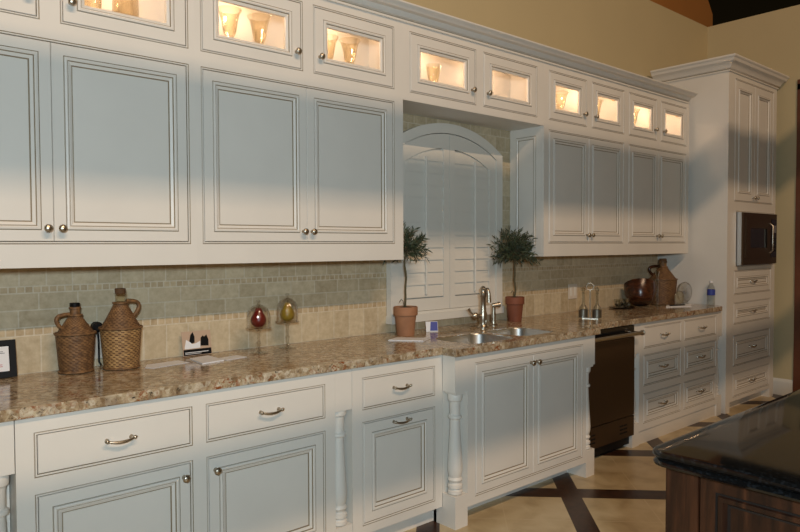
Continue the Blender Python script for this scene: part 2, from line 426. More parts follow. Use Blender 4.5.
# cabinet A: two drawers over two doors, turned post in a niche at its right end
c = thing('base_cabinet', 'white base cabinet with two drawers over two doors, below the wicker jugs', 'cabinet', (1.15, -.3, 0))
O = [(.5346, 1.0753, .6736, .8238), (1.1294, 1.6832, .6736, .8238), (.5346, 1.0753, .136, .6189), (1.1294, 1.6832, .136, .6189)]
m = MB(); face_frame(m, .481, 1.736, ZB, ZT, YB, O)
m.box(.481, 1.736, YB+.022, -.01, ZB, ZT).box(1.736, 1.829, YB+.085, -.01, ZB, ZT).box(1.7365, 1.8285, YB, YB+.09, .69, ZT).box(1.7365, 1.8285, YB, YB+.09, ZB, .165)
m.box(.481, 1.829, -.55, -.53, 0, ZB)
m.build('body', ['paint', 'glaze'], c)
for o in O[:2]: drawer(c, inner(o), YB)
door(c, inner(O[2]), YB, .040, ('k', 1.0753-.036, .561)); door(c, inner(O[3]), YB, .040, ('k', 1.1294+.036, .561))
post(c, 1.782, YB+.043)
# cabinet B: drawer over a pull-out door
c = thing('base_cabinet', 'narrow white base cabinet with one drawer over a handled panel, left of the sink', 'cabinet', (2.12, -.3, 0))
O = [(1.8874, 2.3511, .6736, .8238), (1.8874, 2.3511, .136, .6189)]
m = MB(); face_frame(m, 1.831, 2.402, ZB, ZT, YB, O); m.box(1.831, 2.402, YB+.022, -.01, ZB, ZT).box(1.831, 2.402, -.55, -.53, 0, ZB)
m.build('body', ['paint', 'glaze'], c)
drawer(c, inner(O[0]), YB); door(c, inner(O[1]), YB, .044, ('p', 2.119, .589), name='pullout_panel')
# sink cabinet
YS = -.71
c = thing('sink_cabinet', 'white sink cabinet with two doors and turned posts at both front corners', 'cabinet', (3.02, -.35, 0))
O = [(2.5499, 3.5105, .1348, .8277)]
m = MB(); face_frame(m, 2.494, 3.549, ZB, ZT, YS, O)
m.box(2.494, 3.549, YS+.022, YB, ZB, ZT).box(2.404, 3.639, YB, -.01, ZB, .70).box(2.404, 3.639, YB, YB+.02, .70, ZT).box(2.404, 3.639, -.03, -.01, .70, ZT).box(2.404, 2.424, YB, -.01, .7, ZT).box(3.619, 3.639, YB, -.01, .7, ZT)
m.box(2.404, 3.639, -.575, -.555, 0, ZB)
for x0 in (2.404, 3.549):
    m.box(x0, x0+.09, YS, YB, .69, ZT).box(x0, x0+.09, YS, YB+.085, 0, ZB).box(x0, x0+.09, YS, YB+.03, ZB, .165)
    m.prism([(x0+.005, .69), (x0+.085, .69), (x0+.078, .676), (x0+.012, .676)], FY(YS+.006), 0, .078)
m.build('body', ['paint', 'glaze'], c)
pair(c, O[0], 3.03, YS, .040, .775, .026)
post(c, 2.449, YS+.045, .165, .678, .038); post(c, 3.594, YS+.045, .165, .678, .038)
# dishwasher
c = thing('dishwasher', 'dark stainless dishwasher with a bar handle, right of the sink cabinet', 'dishwasher', (3.98, -.3, 0))
MB().box(3.648, 4.305, -.56, -.02, .03, .872).box(3.68, 4.28, -.52, -.5, 0, .03).build('body', 'blackplastic', c)
MB().box(3.65, 4.303, -.60, -.56, .245, .79).build('front_panel', 'dwsteel', c, bevel=.004)
MB().box(3.65, 4.303, -.595, -.56, .795, .870).build('control_strip', 'blackgloss', c)
m = MB().box(3.65, 4.303, -.598, -.56, .10, .24)
for xx in (3.73, 4.12):
    for j in range(3):
        for k in range(2): m.box(xx+k*.05, xx+.042+k*.05, -.600, -.597, .135+j*.025, .145+j*.025, 1)
m.build('vent_panel', ['dwsteel', 'blackplastic'], c)
m = MB().tube([(3.66, -.655, .822), (4.30, -.655, .822)], .013, 16)
for xx in (3.68, 4.27): m.tube([(xx, -.595, .822), (xx, -.655, .822)], .011, 12)
for xx in (3.648, 4.30): m.lathe((xx, -.655, .822), [(.013, 0), (.018, .003), (.018, .014), (.013, .018)], 20, axis=(1, 0, 0))
m.build('bar_handle', 'nickel', c, smooth=40)
# right drawer base
YR = -.58
c = thing('drawer_cabinet', 'white six-drawer base cabinet between the dishwasher and the tall cabinet', 'cabinet', (5.03, -.3, 0))
X1, X2 = (4.46, 5.019), (5.066, 5.6192)
O = [(*x, *z) for z in ((.6852, .8413), (.4149, .6406), (.1468, .363)) for x in (X1, X2)]
m = MB(); face_frame(m, 4.402, 5.640, .10, ZT, YR, O); m.box(4.402, 5.640, YR+.022, -.01, .10, ZT)
m.box(4.313, 4.402, YR+.07, -.01, 0, ZT).box(5.64, 5.735, YR+.07, -.01, 0, ZT).box(4.402, 5.64, YR+.012, YR+.03, .0, .095)
for x0 in (4.313, 5.642): m.box(x0, x0+.088, YR, YR+.08, .66, ZT).box(x0, x0+.088, YR, YR+.08, 0, .165)
m.build('body', ['paint', 'glaze'], c)
for i, o in enumerate(O): drawer(c, inner(o), YR, i < 2, .036)
post(c, 4.357, YR+.042, .165, .665, .036); post(c, 5.686, YR+.042, .165, .665, .036)

# ------------------------------------------------------------------ countertop with sink cut-outs
def rrect(x0, x1, y0, y1, r, n=7):
    pts = []
    for cx, cy, a0 in ((x1-r, y1-r, 0), (x0+r, y1-r, PI/2), (x0+r, y0+r, PI), (x1-r, y0+r, 1.5*PI)):
        for k in range(n): a = a0+PI/2*k/(n-1); pts.append((cx+r*math.cos(a), cy+r*math.sin(a)))
    return pts
BOWLS = [rrect(2.565, 2.965, -.668, -.355, .09), rrect(3.010, 3.345, -.652, -.335, .08)]
def countertop():
    out = [(-.6, -.002), (-.6, -.637), (2.385, -.637), (2.385, -.735), (3.662, -.735), (3.662, -.605)]
    out += [(5.755-.10+.10*math.sin(a), -.605+.10-.10*math.cos(a)) for a in [PI/2*k/8 for k in range(9)]]
    out += [(5.755, -.002)]
    bm = bmesh.new(); edges = []
    for loop in [out]+BOWLS:
        vs = [bm.verts.new((x, y, .914)) for x, y in loop]
        edges += [bm.edges.new((vs[i], vs[(i+1) % len(vs)])) for i in range(len(vs))]
    bmesh.ops.triangle_fill(bm, use_beauty=True, use_dissolve=False, edges=edges)
    r = bmesh.ops.extrude_face_region(bm, geom=bm.faces[:])
    for v in r['geom']:
        if isinstance(v, bmesh.types.BMVert): v.co.z = .877
    bmesh.ops.recalc_face_normals(bm, faces=bm.faces)
    me = bpy.data.meshes.new('countertop'); bm.to_mesh(me); bm.free(); me.materials.append(M['granite'])
    o = bpy.data.objects.new('countertop', me); COL.objects.link(o)
    b = o.modifiers.new('round_edge', 'BEVEL'); b.width = .012; b.segments = 4; b.limit_method = 'ANGLE'; b.angle_limit = math.radians(50)
    tag(o, 'long polished brown granite countertop running along the lower cabinets', 'countertop')
countertop()
def sink():
    root = thing('kitchen_sink', 'double bowl stainless steel sink set into the granite countertop', 'sink', (2.98, -.5, .70))
    for poly in BOWLS:
        cx = sum(p[0] for p in poly)/len(poly); cy = sum(p[1] for p in poly)/len(poly)
        m = MB(); n = len(poly); o0 = 0; levels = [(1.0, .8765), (.995, .905), (.985, .909), (.975, .905), (.95, .75), (.90, .735), (.12, .728)]
        for s, z in levels: m.v += [(cx+(x-cx)*s, cy+(y-cy)*s, z) for x, y in poly]
        for i in range(len(levels)-1):
            for k in range(n): m.f.append((i*n+k, i*n+(k+1) % n, (i+1)*n+(k+1) % n, (i+1)*n+k)); m.mi.append(0)
        b = m.build('bowl', 'steel', root, smooth=50)
        MB().lathe((cx, cy, .724), [(0, 0), (.042, .001), (.045, .006), (.035, .0065), (.03, .003), (0, .003)], 24).build('drain', 'nickel', b, smooth=40)
sink()

# ------------------------------------------------------------------ upper cabinets
YU = -.29; ZU = 1.351; ZD = (1.4377, 2.1992); ZG = (2.2633, 2.5937); ZTOP = 2.66
LIGHTS = []
def upper(label, x0, x1, xo, doors, glass, lx, bottom=ZU, extra=None):
    """doors = (opening pair, split x) or None; glass = list of (x0,x1,knob side)"""
    c = thing('wall_cabinet', label, 'cabinet', ((x0+x1)/2, -.14, bottom))
    O = [(g[0], g[1], *ZG, 1) for g in glass]
    if doors: O.append((doors[0], doors[2], *ZD))
    m = MB(); face_frame(m, x0, x1, bottom, ZTOP, YU, O)
    sh = 2.247
    m.box(x0, x1, YU+.022, -.003, bottom, sh)
    m.box(x0, x1, -.018, -.003, sh, ZTOP).box(x0, x1, YU+.022, -.018, 2.610, ZTOP).box(x0, x0+.018, YU+.022, -.018, sh, 2.61).box(x1-.018, x1, YU+.022, -.018, sh, 2.61)
    if extra: extra(m)
    m.build('body', ['paint', 'glaze'], c)
    if doors: pair(c, (doors[0], doors[2], *ZD), doors[1], YU, .041, 1.497, .024)
    for g in glass:
        o = inner((g[0], g[1], *ZG)); w = g[1]-g[0]
        kx = o[1]-.026 if g[2] == 'r' else o[0]+.026
        if g[2] == 'l': MB().box(o[1]-.075, o[1]-.045, -.25, -.235, 2.515, 2.535).box(o[1]-.05, o[1]-.02, -.247, -.238, 2.52, 2.53).build('hinge', 'bronze', c)
        d = glass_door(c, o, YU, kx, ZG[0]+.085, .048 if w > .47 else .043)
    for x in lx:
        MB().lathe((x, -.16, 2.598), [(.03, 0), (.034, .004), (.034, .012)], 20).build('puck_light', 'nickel', c, smooth=40)
        l = bpy.data.lights.new('puck_lamp', 'POINT'); l.energy = 1.65; l.color = (1, .67, .44); l.shadow_soft_size = .03
        lo = bpy.data.objects.new('puck_lamp', l); COL.objects.link(lo); lo.parent = c; lo.location = Vector((x, -.16, 2.565))-c.location
        LIGHTS.append(l)
    return c
upper('tall-doored white wall cabinet above the wicker jugs, at the left end of the row', .10, 1.2517, None, (.156, .6905, 1.2248), [(.156, .655, 'r'), (.7245, 1.2248, 'l')], (.42, .97))
upper('white wall cabinet with two doors over the cloches, left of the shuttered window', 1.2517, 2.4339, None, (1.2787, 1.8159, 2.3729), [(1.2787, 1.7971, 'r'), (1.8561, 2.3729, 'l')], (1.54, 2.10))
upper('short white cabinet with two glass doors bridging above the shuttered window', 2.4339, 3.6799, None, None, [(2.4832, 3.0174, 'r'), (3.0816, 3.6071, 'l')], (2.75, 3.34), bottom=2.2178)
def sidepanel(m):
    # the moulded end panel facing the window niche
    m.rings(FX(3.6785), -.272, -.012, 1.375, 2.205, [(0, 0, 0), (0, -.001, 0), (.045, -.001, 0), (.046, .0, 1), (.049, .0, 1), (.05, -.006, 0), (.058, -.007, 0), (.064, -.002, 0), (.065, -.0005, 1), (.068, -.0005, 1), (.069, -.001, 0)])
upper('white wall cabinet with two doors right of the shuttered window, with a moulded end panel', 3.6799, 4.7058, None, (3.7323, 4.2056, 4.6726), [(3.7323, 4.1753, 'r'), (4.2382, 4.6726, 'l')], (3.97, 4.45), extra=sidepanel)
upper('white wall cabinet at the right end of the row, next to the tall cabinet', 4.7058, 5.7150, None, (4.7391, 5.1961, 5.6677), [(4.7391, 5.165, 'r'), (5.2277, 5.6677, 'l')], (4.96, 5.44))

def crown(path, prof):
    """sweep (out, up) profile along a mitred polyline; out is to the right of travel"""
    P = [Vector(p) for p in path]; m = MB(); n = len(prof)
    for i, p in enumerate(P):
        d1 = (p-P[i-1]).normalized() if i else None; d2 = (P[i+1]-p).normalized() if i < len(P)-1 else None
        nr = lambda d: Vector((d.y, -d.x))
        if d1 is None: off = nr(d2)
        elif d2 is None: off = nr(d1)
        else:
            a = nr(d1)+nr(d2); off = a/(a.dot(nr(d1)))
        m.v += [(p.x+off.x*o, p.y+off.y*o, z) for o, z in prof]
    for i in range(len(P)-1):
        for k in range(n): m.f.append((i*n+k, i*n+(k+1) % n, (i+1)*n+(k+1) % n, (i+1)*n+k)); m.mi.append(1 if k in GL else 0)
    m.f.append(tuple(range(n))); m.mi.append(0); m.f.append(tuple(range((len(P)-1)*n, len(P)*n))); m.mi.append(0)
    return m
GL = (3,)
def crown_prof(z, h, o):
    return [(-.02, z), (.010, z), (.012, z+.010), (.005, z+.013), (.005, z+.017), (.018, z+.022), (.024, z+.032), (.030, z+.045), (.042, z+.35*h+.02), (.060, z+.62*h), (o-.012, z+.80*h), (o-.003, z+.86*h), (o, z+.90*h), (o, z+h), (-.02, z+h)]
m = crown([(.0, YU), (5.69, YU)], crown_prof(2.632, .075, .085))
o = m.build('crown_moulding', ['paint', 'glaze'], smooth=30, origin=(2.8, YU, 2.63))
tag(o, 'long white crown moulding along the top of the wall cabinets', 'moulding')

# ------------------------------------------------------------------ tall oven cabinet
YT = -.60
c = thing('tall_cabinet', 'tall white cabinet at the right end with a microwave niche and four drawers', 'cabinet', (6.28, -.3, 0))
XD = (5.905, 6.70)
O = [(5.889, 6.72, 1.79, 2.824), (*XD, .995, 1.204), (*XD, .742, .93), (*XD, .382, .651), (*XD, .118, .323)]
m = MB(); face_frame(m, 5.765, 6.79, .085, 2.90, YT, O+[(5.925, 6.765, 1.235, 1.712, 1)])
m.box(5.765, 6.79, YT+.022, .095, .085, 1.235).box(5.765, 6.79, YT+.022, .095, 1.712, 2.90).box(5.765, 5.925, YT+.022, .095, 1.235, 1.712).box(6.765, 6.79, YT+.022, .095, 1.235, 1.712).box(5.925, 6.765, -.05, .095, 1.235, 1.712)
m.box(5.765, 5.845, YT, YT+.5, 0, .085).box(6.71, 6.79, YT, YT+.5, 0, .085).box(5.845, 6.71, YT+.07, YT+.09, 0, .085)
m.build('body', ['paint', 'glaze'], c)
pair(c, O[0], 6.30, YT, .062, 1.835, .03, .016)
for o in O[1:]: drawer(c, inner(o), YT, False, .045)
m = crown([(5.765, .055), (5.765, YT), (6.79, YT), (6.79, .055)], crown_prof(2.862, .115, .080))
m.build('crown', ['paint', 'glaze'], c, smooth=30)
# microwave
c = thing('microwave_oven', 'black and steel built-in microwave in the tall cabinet', 'microwave', (6.34, -.4, 1.25))
MB().box(5.945, 6.68, -.640, -.10, 1.249, 1.70).build('casing', 'steel', c)
MB().box(5.947, 6.678, -.655, -.640, 1.252, 1.698).build('trim_frame', 'dwsteel', c)
m = MB().rings(FY(-.664), 5.99, 6.52, 1.31, 1.65, [(0, .009, 0), (0, 0, 0), (.085, 0, 0), (.087, .004, 1)], mi=1)
d = m.build('door', ['dwsteel', 'blackgloss'], c)
MB().tube([(6.485, -.668, 1.35), (6.485, -.692, 1.37), (6.485, -.692, 1.59), (6.485, -.668, 1.61)], .008, 10).build('handle', 'nickel', d, smooth=50)
m = MB().box(6.53, 6.65, -.664, -.655, 1.31, 1.65)
for j in range(4):
    for k in range(3): m.box(6.545+k*.033, 6.567+k*.033, -.666, -.664, 1.36+j*.035, 1.38+j*.035, 1)
m.box(6.545, 6.635, -.666, -.664, 1.53, 1.595, 2).build('control_panel', ['blackgloss', 'blackplastic', 'greyink'], c)

# ------------------------------------------------------------------ shuttered window
def shutters():
    root = thing('window_shutters', 'white arched plantation shutters in the niche behind the sink', 'shutters', (3.05, -.02, .967))
    X0, X1, ZB_, CX = 2.553, 3.55, .967, 3.05
    def arch(x0, x1, peak, R, n=28):
        return [(x0+(x1-x0)*k/n, peak-(R-math.sqrt(max(0, R*R-(x0+(x1-x0)*k/n-CX)**2)))) for k in range(n+1)]
    yf = -.045
    # casing: outer arch minus inner arch
    out = arch(X0, X1, 2.190, .86); inn = arch(X0+.06, X1-.06, 2.130, .80)
    m = MB()
    n = len(out)
    def strip(y): 
        return [(u, y, w) for u, w in out]+[(u, y, w) for u, w in inn]
    vs = strip(yf)+strip(-.002); N = 2*n; fs = []
    for k in range(n-1):
        fs += [(k, k+1, n+k+1, n+k), (N+k, N+n+k, N+n+k+1, N+k+1), (k, N+k, N+k+1, k+1), (n+k, n+k+1, N+n+k+1, N+n+k)]
    m.add(vs, fs)
    zl, zli = out[0][1], inn[0][1]
    m.prism([(X0, ZB_), (X0+.06, ZB_), (X0+.06, zli), (X0, zl)], FY(yf+.0005), 0, -yf-.004)
    zr, zri = out[-1][1], inn[-1][1]
    m.prism([(X1-.06, ZB_), (X1, ZB_), (X1, zr), (X1-.06, zri)], FY(yf+.0005), 0, -yf-.004)
    m.box(X0-.003, X1+.003, yf-.012, -.001, ZB_-.001, ZB_+.045).box(X0+.0605, X1-.0605, yf+.001, -.003, ZB_+.045, ZB_+.06)
    m.box(X0+.06, X1-.06, -.006, -.002, ZB_+.06, zli)          # closed back of the recess
    m.build('casing', 'white', root)
    ym = -.036
    for side, (a, b, oa, ob, rod) in enumerate(((X0+.063, CX-.002, 2.675, 2.997, 2.838), (CX+.002, X1-.063, 3.098, 3.426, 3.278))):
        zb = ZB_+.062
        top = arch(a, b, 2.126, .80, 14); otop = arch(oa, ob, 2.035, .72, 14)
        m = MB(); d0, d1 = 0, .030
        def tz(x): return 2.126-(.80-math.sqrt(.80**2-(x-CX)**2))
        m.prism([(a, zb), (oa, zb), (oa, tz(oa)), (a, tz(a))], FY(ym), d0, d1)
        m.prism([(ob, zb), (b, zb), (b, tz(b)), (ob, tz(ob))], FY(ym), d0, d1)
        m.box(oa, ob, ym, ym+.03, zb, zb+.075)
        # arched head rail between opening arc and panel top
        k = len(otop); vs = [(x, ym, z) for x, z in otop]+[(x, ym, tz(x)) for x, z in otop]+[(x, ym+.03, z) for x, z in otop]+[(x, ym+.03, tz(x)) for x, z in otop]
        fs = []
        for i in range(k-1): fs += [(i, i+1, k+i+1, k+i), (2*k+i, 3*k+i, 3*k+i+1, 2*k+i+1), (i, 2*k+i, 2*k+i+1, i+1)]
        m.add(vs, fs)
        pan = m.build('shutter_panel', 'white', root)
        z = zb+.082; first = None
        while z < 2.0:
            def oz(x): return 2.033-(.72-math.sqrt(.72**2-(x-CX)**2))
            lm = MB(); zt = z+.080
            lim = min(oz(oa+.004), oz(ob-.004)); 
            zt2 = min(zt, max(oz(oa), oz(ob)))
            if zt <= lim:
                lm.prism([(-.0260, zt), (-.0225, zt+.0015), (-.031, z+.001), (-.0355, z)], lambda u, w, d: (d, u, w), oa+.002, ob-.002)
            else:
                xs = [oa+.002+(ob-oa-.004)*i/10 for i in range(11)]
                tops = [min(zt, oz(x)) for x in xs]
                K = 11; vs = [(x, -.0355, z) for x in xs]+[(x, -.026, max(t, z+.002)) for x, t in zip(xs, tops)]+[(x, -.031, z+.001) for x in xs]+[(x, -.0225, max(t, z+.003)) for x, t in zip(xs, tops)]
                fs = []
                for i in range(K-1): fs += [(i, i+1, K+i+1, K+i), (2*K+i, 3*K+i, 3*K+i+1, 2*K+i+1), (i, 2*K+i, 2*K+i+1, i+1), (K+i, K+i+1, 3*K+i+1, 3*K+i)]
                lm.add(vs, fs)
            lm.build('louver', 'white', pan)
            z += .076
        MB().box(rod-.006, rod+.006, -.052, -.040, zb+.10, 1.97).build('tilt_rod', 'white', pan, bevel=.002)
shutters()

# ------------------------------------------------------------------ island
def island():
    c = thing('kitchen_island', 'dark walnut kitchen island with a panelled end, in the right foreground', 'island', (2.9, -2.75, 0))
    x0, x1, y0, y1 = 1.56, 4.3, -3.30, -2.245
    m = MB().box(x0+.02, x1, y0, y1, .09, .8735).box(x0+.06, x1-.05, y0+.06, y1-.06, 0, .09)
    # end frame with a recessed moulded panel, facing the camera side
    P = (-2.98, -2.365); mp = FX(x0)
    for (u0, u1, w0, w1) in ((y0, P[0], .09, .8735), (P[1], -2.33, .09, .8735), (-2.324, y1, .09, .8735), (P[0], P[1], .09, .22), (P[0], P[1], .838, .8735)):
        m.box(x0, x0+.02, u0, u1, w0, w1)
    m.rings(mp, P[0], P[1], .22, .838, [(0, 0, 0), (.002, .003, 1), (.006, .003, 1), (.008, -.004, 0), (.018, -.004, 0), (.024, .008, 0), (.026, .011, 1), (.03, .011, 1)])
    up = lambda m: setattr(m, 'v', [(a, b, z+(.020 if z > .5 else 0)) for a, b, z in m.v])
    up(m); m.build('body', ['walnut', 'walnutdark'], c)
    tx0, tx1, ty0, ty1 = 1.523, 4.34, -3.34, -2.212
    prof = [(-.02, .862), (.0, .862), (.007, .866), (.009, .873), (.005, .880), (.000, .884), (.006, .888), (.011, .896), (.010, .905), (.005, .912), (-.004, .914)]
    prof = [(o, .914-(.914-z)*.78) for o, z in prof]
    # two-step ogee edge around all four sides
    m = MB(); n = len(prof)
    cs = [(tx0+.01, ty0+.01, -1, -1), (tx1-.01, ty0+.01, 1, -1), (tx1-.01, ty1-.01, 1, 1), (tx0+.01, ty1-.01, -1, 1)]
    pts = []
    for cx, cy, sx, sy in cs:
        r = .035; a0 = {(-1, -1): PI, (1, -1): 1.5*PI, (1, 1): 0, (-1, 1): .5*PI}[(sx, sy)]
        for k in range(6):
            a = a0+PI/2*k/5; pts.append((cx-sx*r, cy-sy*r, r, a))
    for cx, cy, r, a in pts:
        m.v += [(cx+(r+o)*math.cos(a), cy+(r+o)*math.sin(a), z) for o, z in prof]
    K = len(pts)
    for i in range(K):
        for k in range(n-1): m.f.append((i*n+k, ((i+1) % K)*n+k, ((i+1) % K)*n+k+1, i*n+k+1)); m.mi.append(0)
    m.f.append(tuple(i*n+n-1 for i in range(K))); m.mi.append(0); m.f.append(tuple(i*n for i in reversed(range(K)))); m.mi.append(0)
    up(m); o = m.build('island_top', 'blackgranite', c, smooth=35); o['label'] = 'polished black granite slab with an ogee edge'
island()

# ------------------------------------------------------------------ glassware behind the glass doors
def goblet(loc, label, h=.27, rw=.057, style=0):
    t = thing('hurricane_goblet', label, 'glass', loc, 'amber glasses inside the wall cabinets')
    x, y, z = loc
    if style == 0:   # flared bowl on a short stem
        st = [(.038, 0), (.039, .003), (.012, .008), (.007, .016), (.006, h*.46), (.012, h*.50), (.007, h*.53)]
        bw = [(.007, h*.53), (.020, h*.55), (.028, h*.60), (.034, h*.70), (.039, h*.82), (.046, h*.93), (rw, h*.985), (rw+.001, h), (rw-.001, h), (.044, h*.93), (.037, h*.82), (.032, h*.70), (.026, h*.61), (.012, h*.565), (0, h*.56)]
    else:            # round-bottomed bowl
        st = [(.036, 0), (.037, .003), (.014, .010), (.012, h*.30), (.020, h*.345)]
        bw = [(.020, h*.345), (.036, h*.365), (.046, h*.43), (.053, h*.58), (.052, h*.75), (.047, h*.9), (.045, h), (.043, h), (.046, h*.9), (.050, h*.75), (.051, h*.58), (.044, h*.44), (.034, h*.38), (0, h*.36)]
    MB().lathe((x, y, z), st, 24).build('stem', 'amber', t, smooth=60)
    MB().lathe((x, y, z), bw, 28, caps=False).build('bowl', 'amber', t, smooth=60)
    return t
S = 2.248
goblet((.865, -.15, S), 'amber round-bottomed glass above the left cabinet doors, left one of its pair', .27, style=1)
goblet((1.015, -.15, S), 'amber round-bottomed glass above the left cabinet doors, right one of its pair', .27, style=1)
goblet((1.488, -.15, S), 'flared amber goblet at the left inside the cabinet above the cloches, left-hand glass door', .275)
goblet((1.643, -.15, S), 'flared amber goblet at the right inside the cabinet above the cloches, left-hand glass door', .275)
goblet((2.055, -.13, S), 'flared amber goblet at the left inside the cabinet above the cloches, right-hand glass door', .265)
goblet((2.175, -.16, S), 'flared amber goblet at the right inside the cabinet above the cloches, right-hand glass door', .265)
goblet((2.79, -.16, S), 'single amber goblet behind the glass door above the window, left door', .24, .045)
goblet((4.03, -.17, S), 'amber goblet behind the first glass door right of the window', .26)
goblet((4.47, -.17, S), 'amber goblet behind the second glass door right of the window', .26)
goblet((5.00, -.17, S), 'amber goblet behind the third glass door right of the window', .26)

# ------------------------------------------------------------------ wicker jugs
def jug(x, y, R, H, label, cap, hside, hbf=.50, neckglass=False):
    z = .9145; t = thing('wicker_jug', label, 'jug', (x, y, z), 'wicker-covered demijohns on the counter')
    def weave(prof_fn, z0, z1, rows, n=120, amp=.0016):
        m = MB(); sub = 2
        N = rows*sub
        for i in range(N+1):
            h = z0+(z1-z0)*i/N; r0 = prof_fn(h); row = i//sub
            for k in range(n):
                a = 2*PI*k/n; ph = math.cos(a*n/6)*(1 if row % 2 else -1)
                bulge = math.sin(PI*((i % sub)/sub+.25))
                r = r0+amp*(ph*.8)*(1 if i % sub else .2)+amp*bulge*.6
                m.v.append((x+r*math.cos(a), y+r*math.sin(a), z+h))
        for i in range(N):
            for k in range(n):
                m.f.append((i*n+k, i*n+(k+1) % n, (i+1)*n+(k+1) % n, (i+1)*n+k)); m.mi.append(1 if (i % sub == 0 and (k//3+(i//sub)) % 2 == 0) else 0)
        return m
    hb = H*hbf; hs = H*.80
    def body(h): return R*(.84+.16*min(1, h/(hb*.9))) - (.004 if h < .004 else 0)
    def shoulder(h):
        u = (h-hb)/(hs-hb); return R*((1-u)**1.25*.66+.31+.06*math.sin(PI*u)*.6)
    b = weave(body, 0, hb, 22)
    b.f.append(tuple(range(120))); b.mi.append(0)
    b.build('basket_body', ['wicker_light' if neckglass else 'wicker', 'wicker_gap'], t, smooth=80)
    weave(shoulder, hb, hs, 15).build('basket_shoulder', ['wicker', 'wicker_gap'], t, smooth=80)
    for hh, rr in ((.006, body(.006)+.002), (hb, body(hb)+.003), (hs, shoulder(hs)+.003)):
        MB().tube([(x+rr*math.cos(2*PI*k/40), y+rr*math.sin(2*PI*k/40), z+hh) for k in range(40)], .0045, 8, closed=True).build('basket_rim', 'wicker', t, smooth=60)
    rn = R*.27
    MB().lathe((x, y, z+hs-.01), [(rn*1.1, 0), (rn, H*.06), (rn, H*.12), (rn*1.15, H*.125), (rn*1.15, H*.15), (rn*.9, H*.155)], 24).build('neck', 'amber' if neckglass else 'wicker', t, smooth=40)
    MB().lathe((x, y, z+hs-.01+H*.135), [(rn*.95, 0), (rn*.98, .002), (rn*1.0, H*.065), (rn*.9, H*.072), (0, H*.072)], 24).build('cap', cap, t, smooth=40)
    # handle from neck to shoulder
    ca, sa = math.cos(hside), math.sin(hside); pts = []
    for k in range(13):
        u = k/12; a = PI*.5-u*PI*1.02
        rad = rn+.004+ (R*.62)*math.sin(PI*u)**.75*(.75+.25*u) + u*R*.30; hh = hs+H*.02-u*H*.21+H*.06*math.sin(PI*u)
        pts.append((x+ca*rad, y+sa*rad, z+hh))
    MB().tube(pts, .0085*R/.08, 10).build('handle', 'wicker' if R < .1 else 'bowlwood', t, smooth=60)
    return t
jug(.812, -.092, .073, .292, 'shorter wicker-covered jug with a black cap, left of its taller neighbour', 'blackplastic', PI*1.06, .55)
jug(.983, -.125, .081, .345, 'taller wicker-covered jug with a straw body and cork stopper, left half of counter', 'cork', PI*.06, neckglass=True)
jug(5.53, -.16, .114, .40, 'wicker-covered jug in the far right corner of the counter beside the tall cabinet', 'cork', PI*.76, .54)

# ------------------------------------------------------------------ small things on the counter
ZC = .9145
# framed notice at the left edge
c = thing('picture_frame', 'black picture frame with a white sheet, leaning on the tile at the left edge', 'picture frame', (.50, -.06, ZC))
def lean(x0, x1, y0, tilt):
    """frame plane: u along x, w up, leaning back by tilt"""
    s, k = math.sin(tilt), math.cos(tilt)
    return lambda u, w, d: (u, y0+w*s+d*k, ZC+w*k-d*s+.0005)
mp = lean(.40, .605, -.06, .17)
MB().rings(mp, .395, .605, 0.003, .150, [(0, .015, 0), (0, 0, 0), (.022, 0, 0), (.024, .004, 0)]).build('frame', 'blackplastic', c)
m = MB().prism([(.420, .028), (.580, .028), (.580, .125), (.420, .125)], mp, .0025, .0035)
for k, (a, b, w, mi) in enumerate(((.535, .566, .098, 1), (.52, .560, .104, 1), (.50, .548, .074, 1), (.54, .557, .046, 2), (.545, .556, .053, 2), (.45, .53, .085, 1))): m.prism([(a, w), (b, w), (b, w+.0025), (a, w+.0025)], mp, .0018, .0026, mi)
m.build('paper_sheet', ['paper', 'greyink', 'redink'], c)
# wall plug between the jugs
c = thing('wall_outlet', 'wall outlet with a black plug behind the two wicker jugs', 'outlet', (.925, -.003, 1.0))
MB().box(.888, .962, -.006, -.0005, .945, 1.06).build('cover_plate', 'outlet', c, bevel=.002)
MB().lathe((.918, -.006, 1.085), [(.022, 0), (.022, .03), (.015, .036), (0, .036)], 20, axis=(0, -1, 0)).build('plug', 'blackplastic', c, smooth=40)
MB().tube([(.918, -.03, 1.075), (.918, -.04, 1.03), (.922, -.03, .98), (.925, -.02, .935), (.930, -.03, .920)], .004, 8).build('cord', 'blackplastic', c, smooth=60)
c = thing('wall_outlet', 'beige wall outlet on the tile between the right-hand plant and the cruets', 'outlet', (4.43, -.003, 1.07))
MB().box(4.375, 4.487, -.007, -.0005, 1.012, 1.125).build('cover_plate', 'outlet', c, bevel=.002)
m = MB()
for xx in (4.405, 4.457): m.box(xx-.012, xx+.012, -.009, -.006, 1.035, 1.102)
m.build('rocker', 'white', c, bevel=.001)
# flat translucent sheet under the right jug
def flat(name, label, cat, pts, th, mat, z=ZC, mats=None):
    m = MB().prism(pts, lambda u, w, d: (u, w, d), z, z+th)
    cx = sum(p[0] for p in pts)/len(pts); cy = sum(p[1] for p in pts)/len(pts)
    return tag(m.build(name, mat, origin=(cx, cy, z)), label, cat)
flat('paper_sheet', 'thin grey sheet lying flat beside the taller wicker jug', 'paper', [(1.055, -.20), (1.075, -.235), (1.25, -.20), (1.235, -.115), (1.09, -.13)], .0015, 'paper')
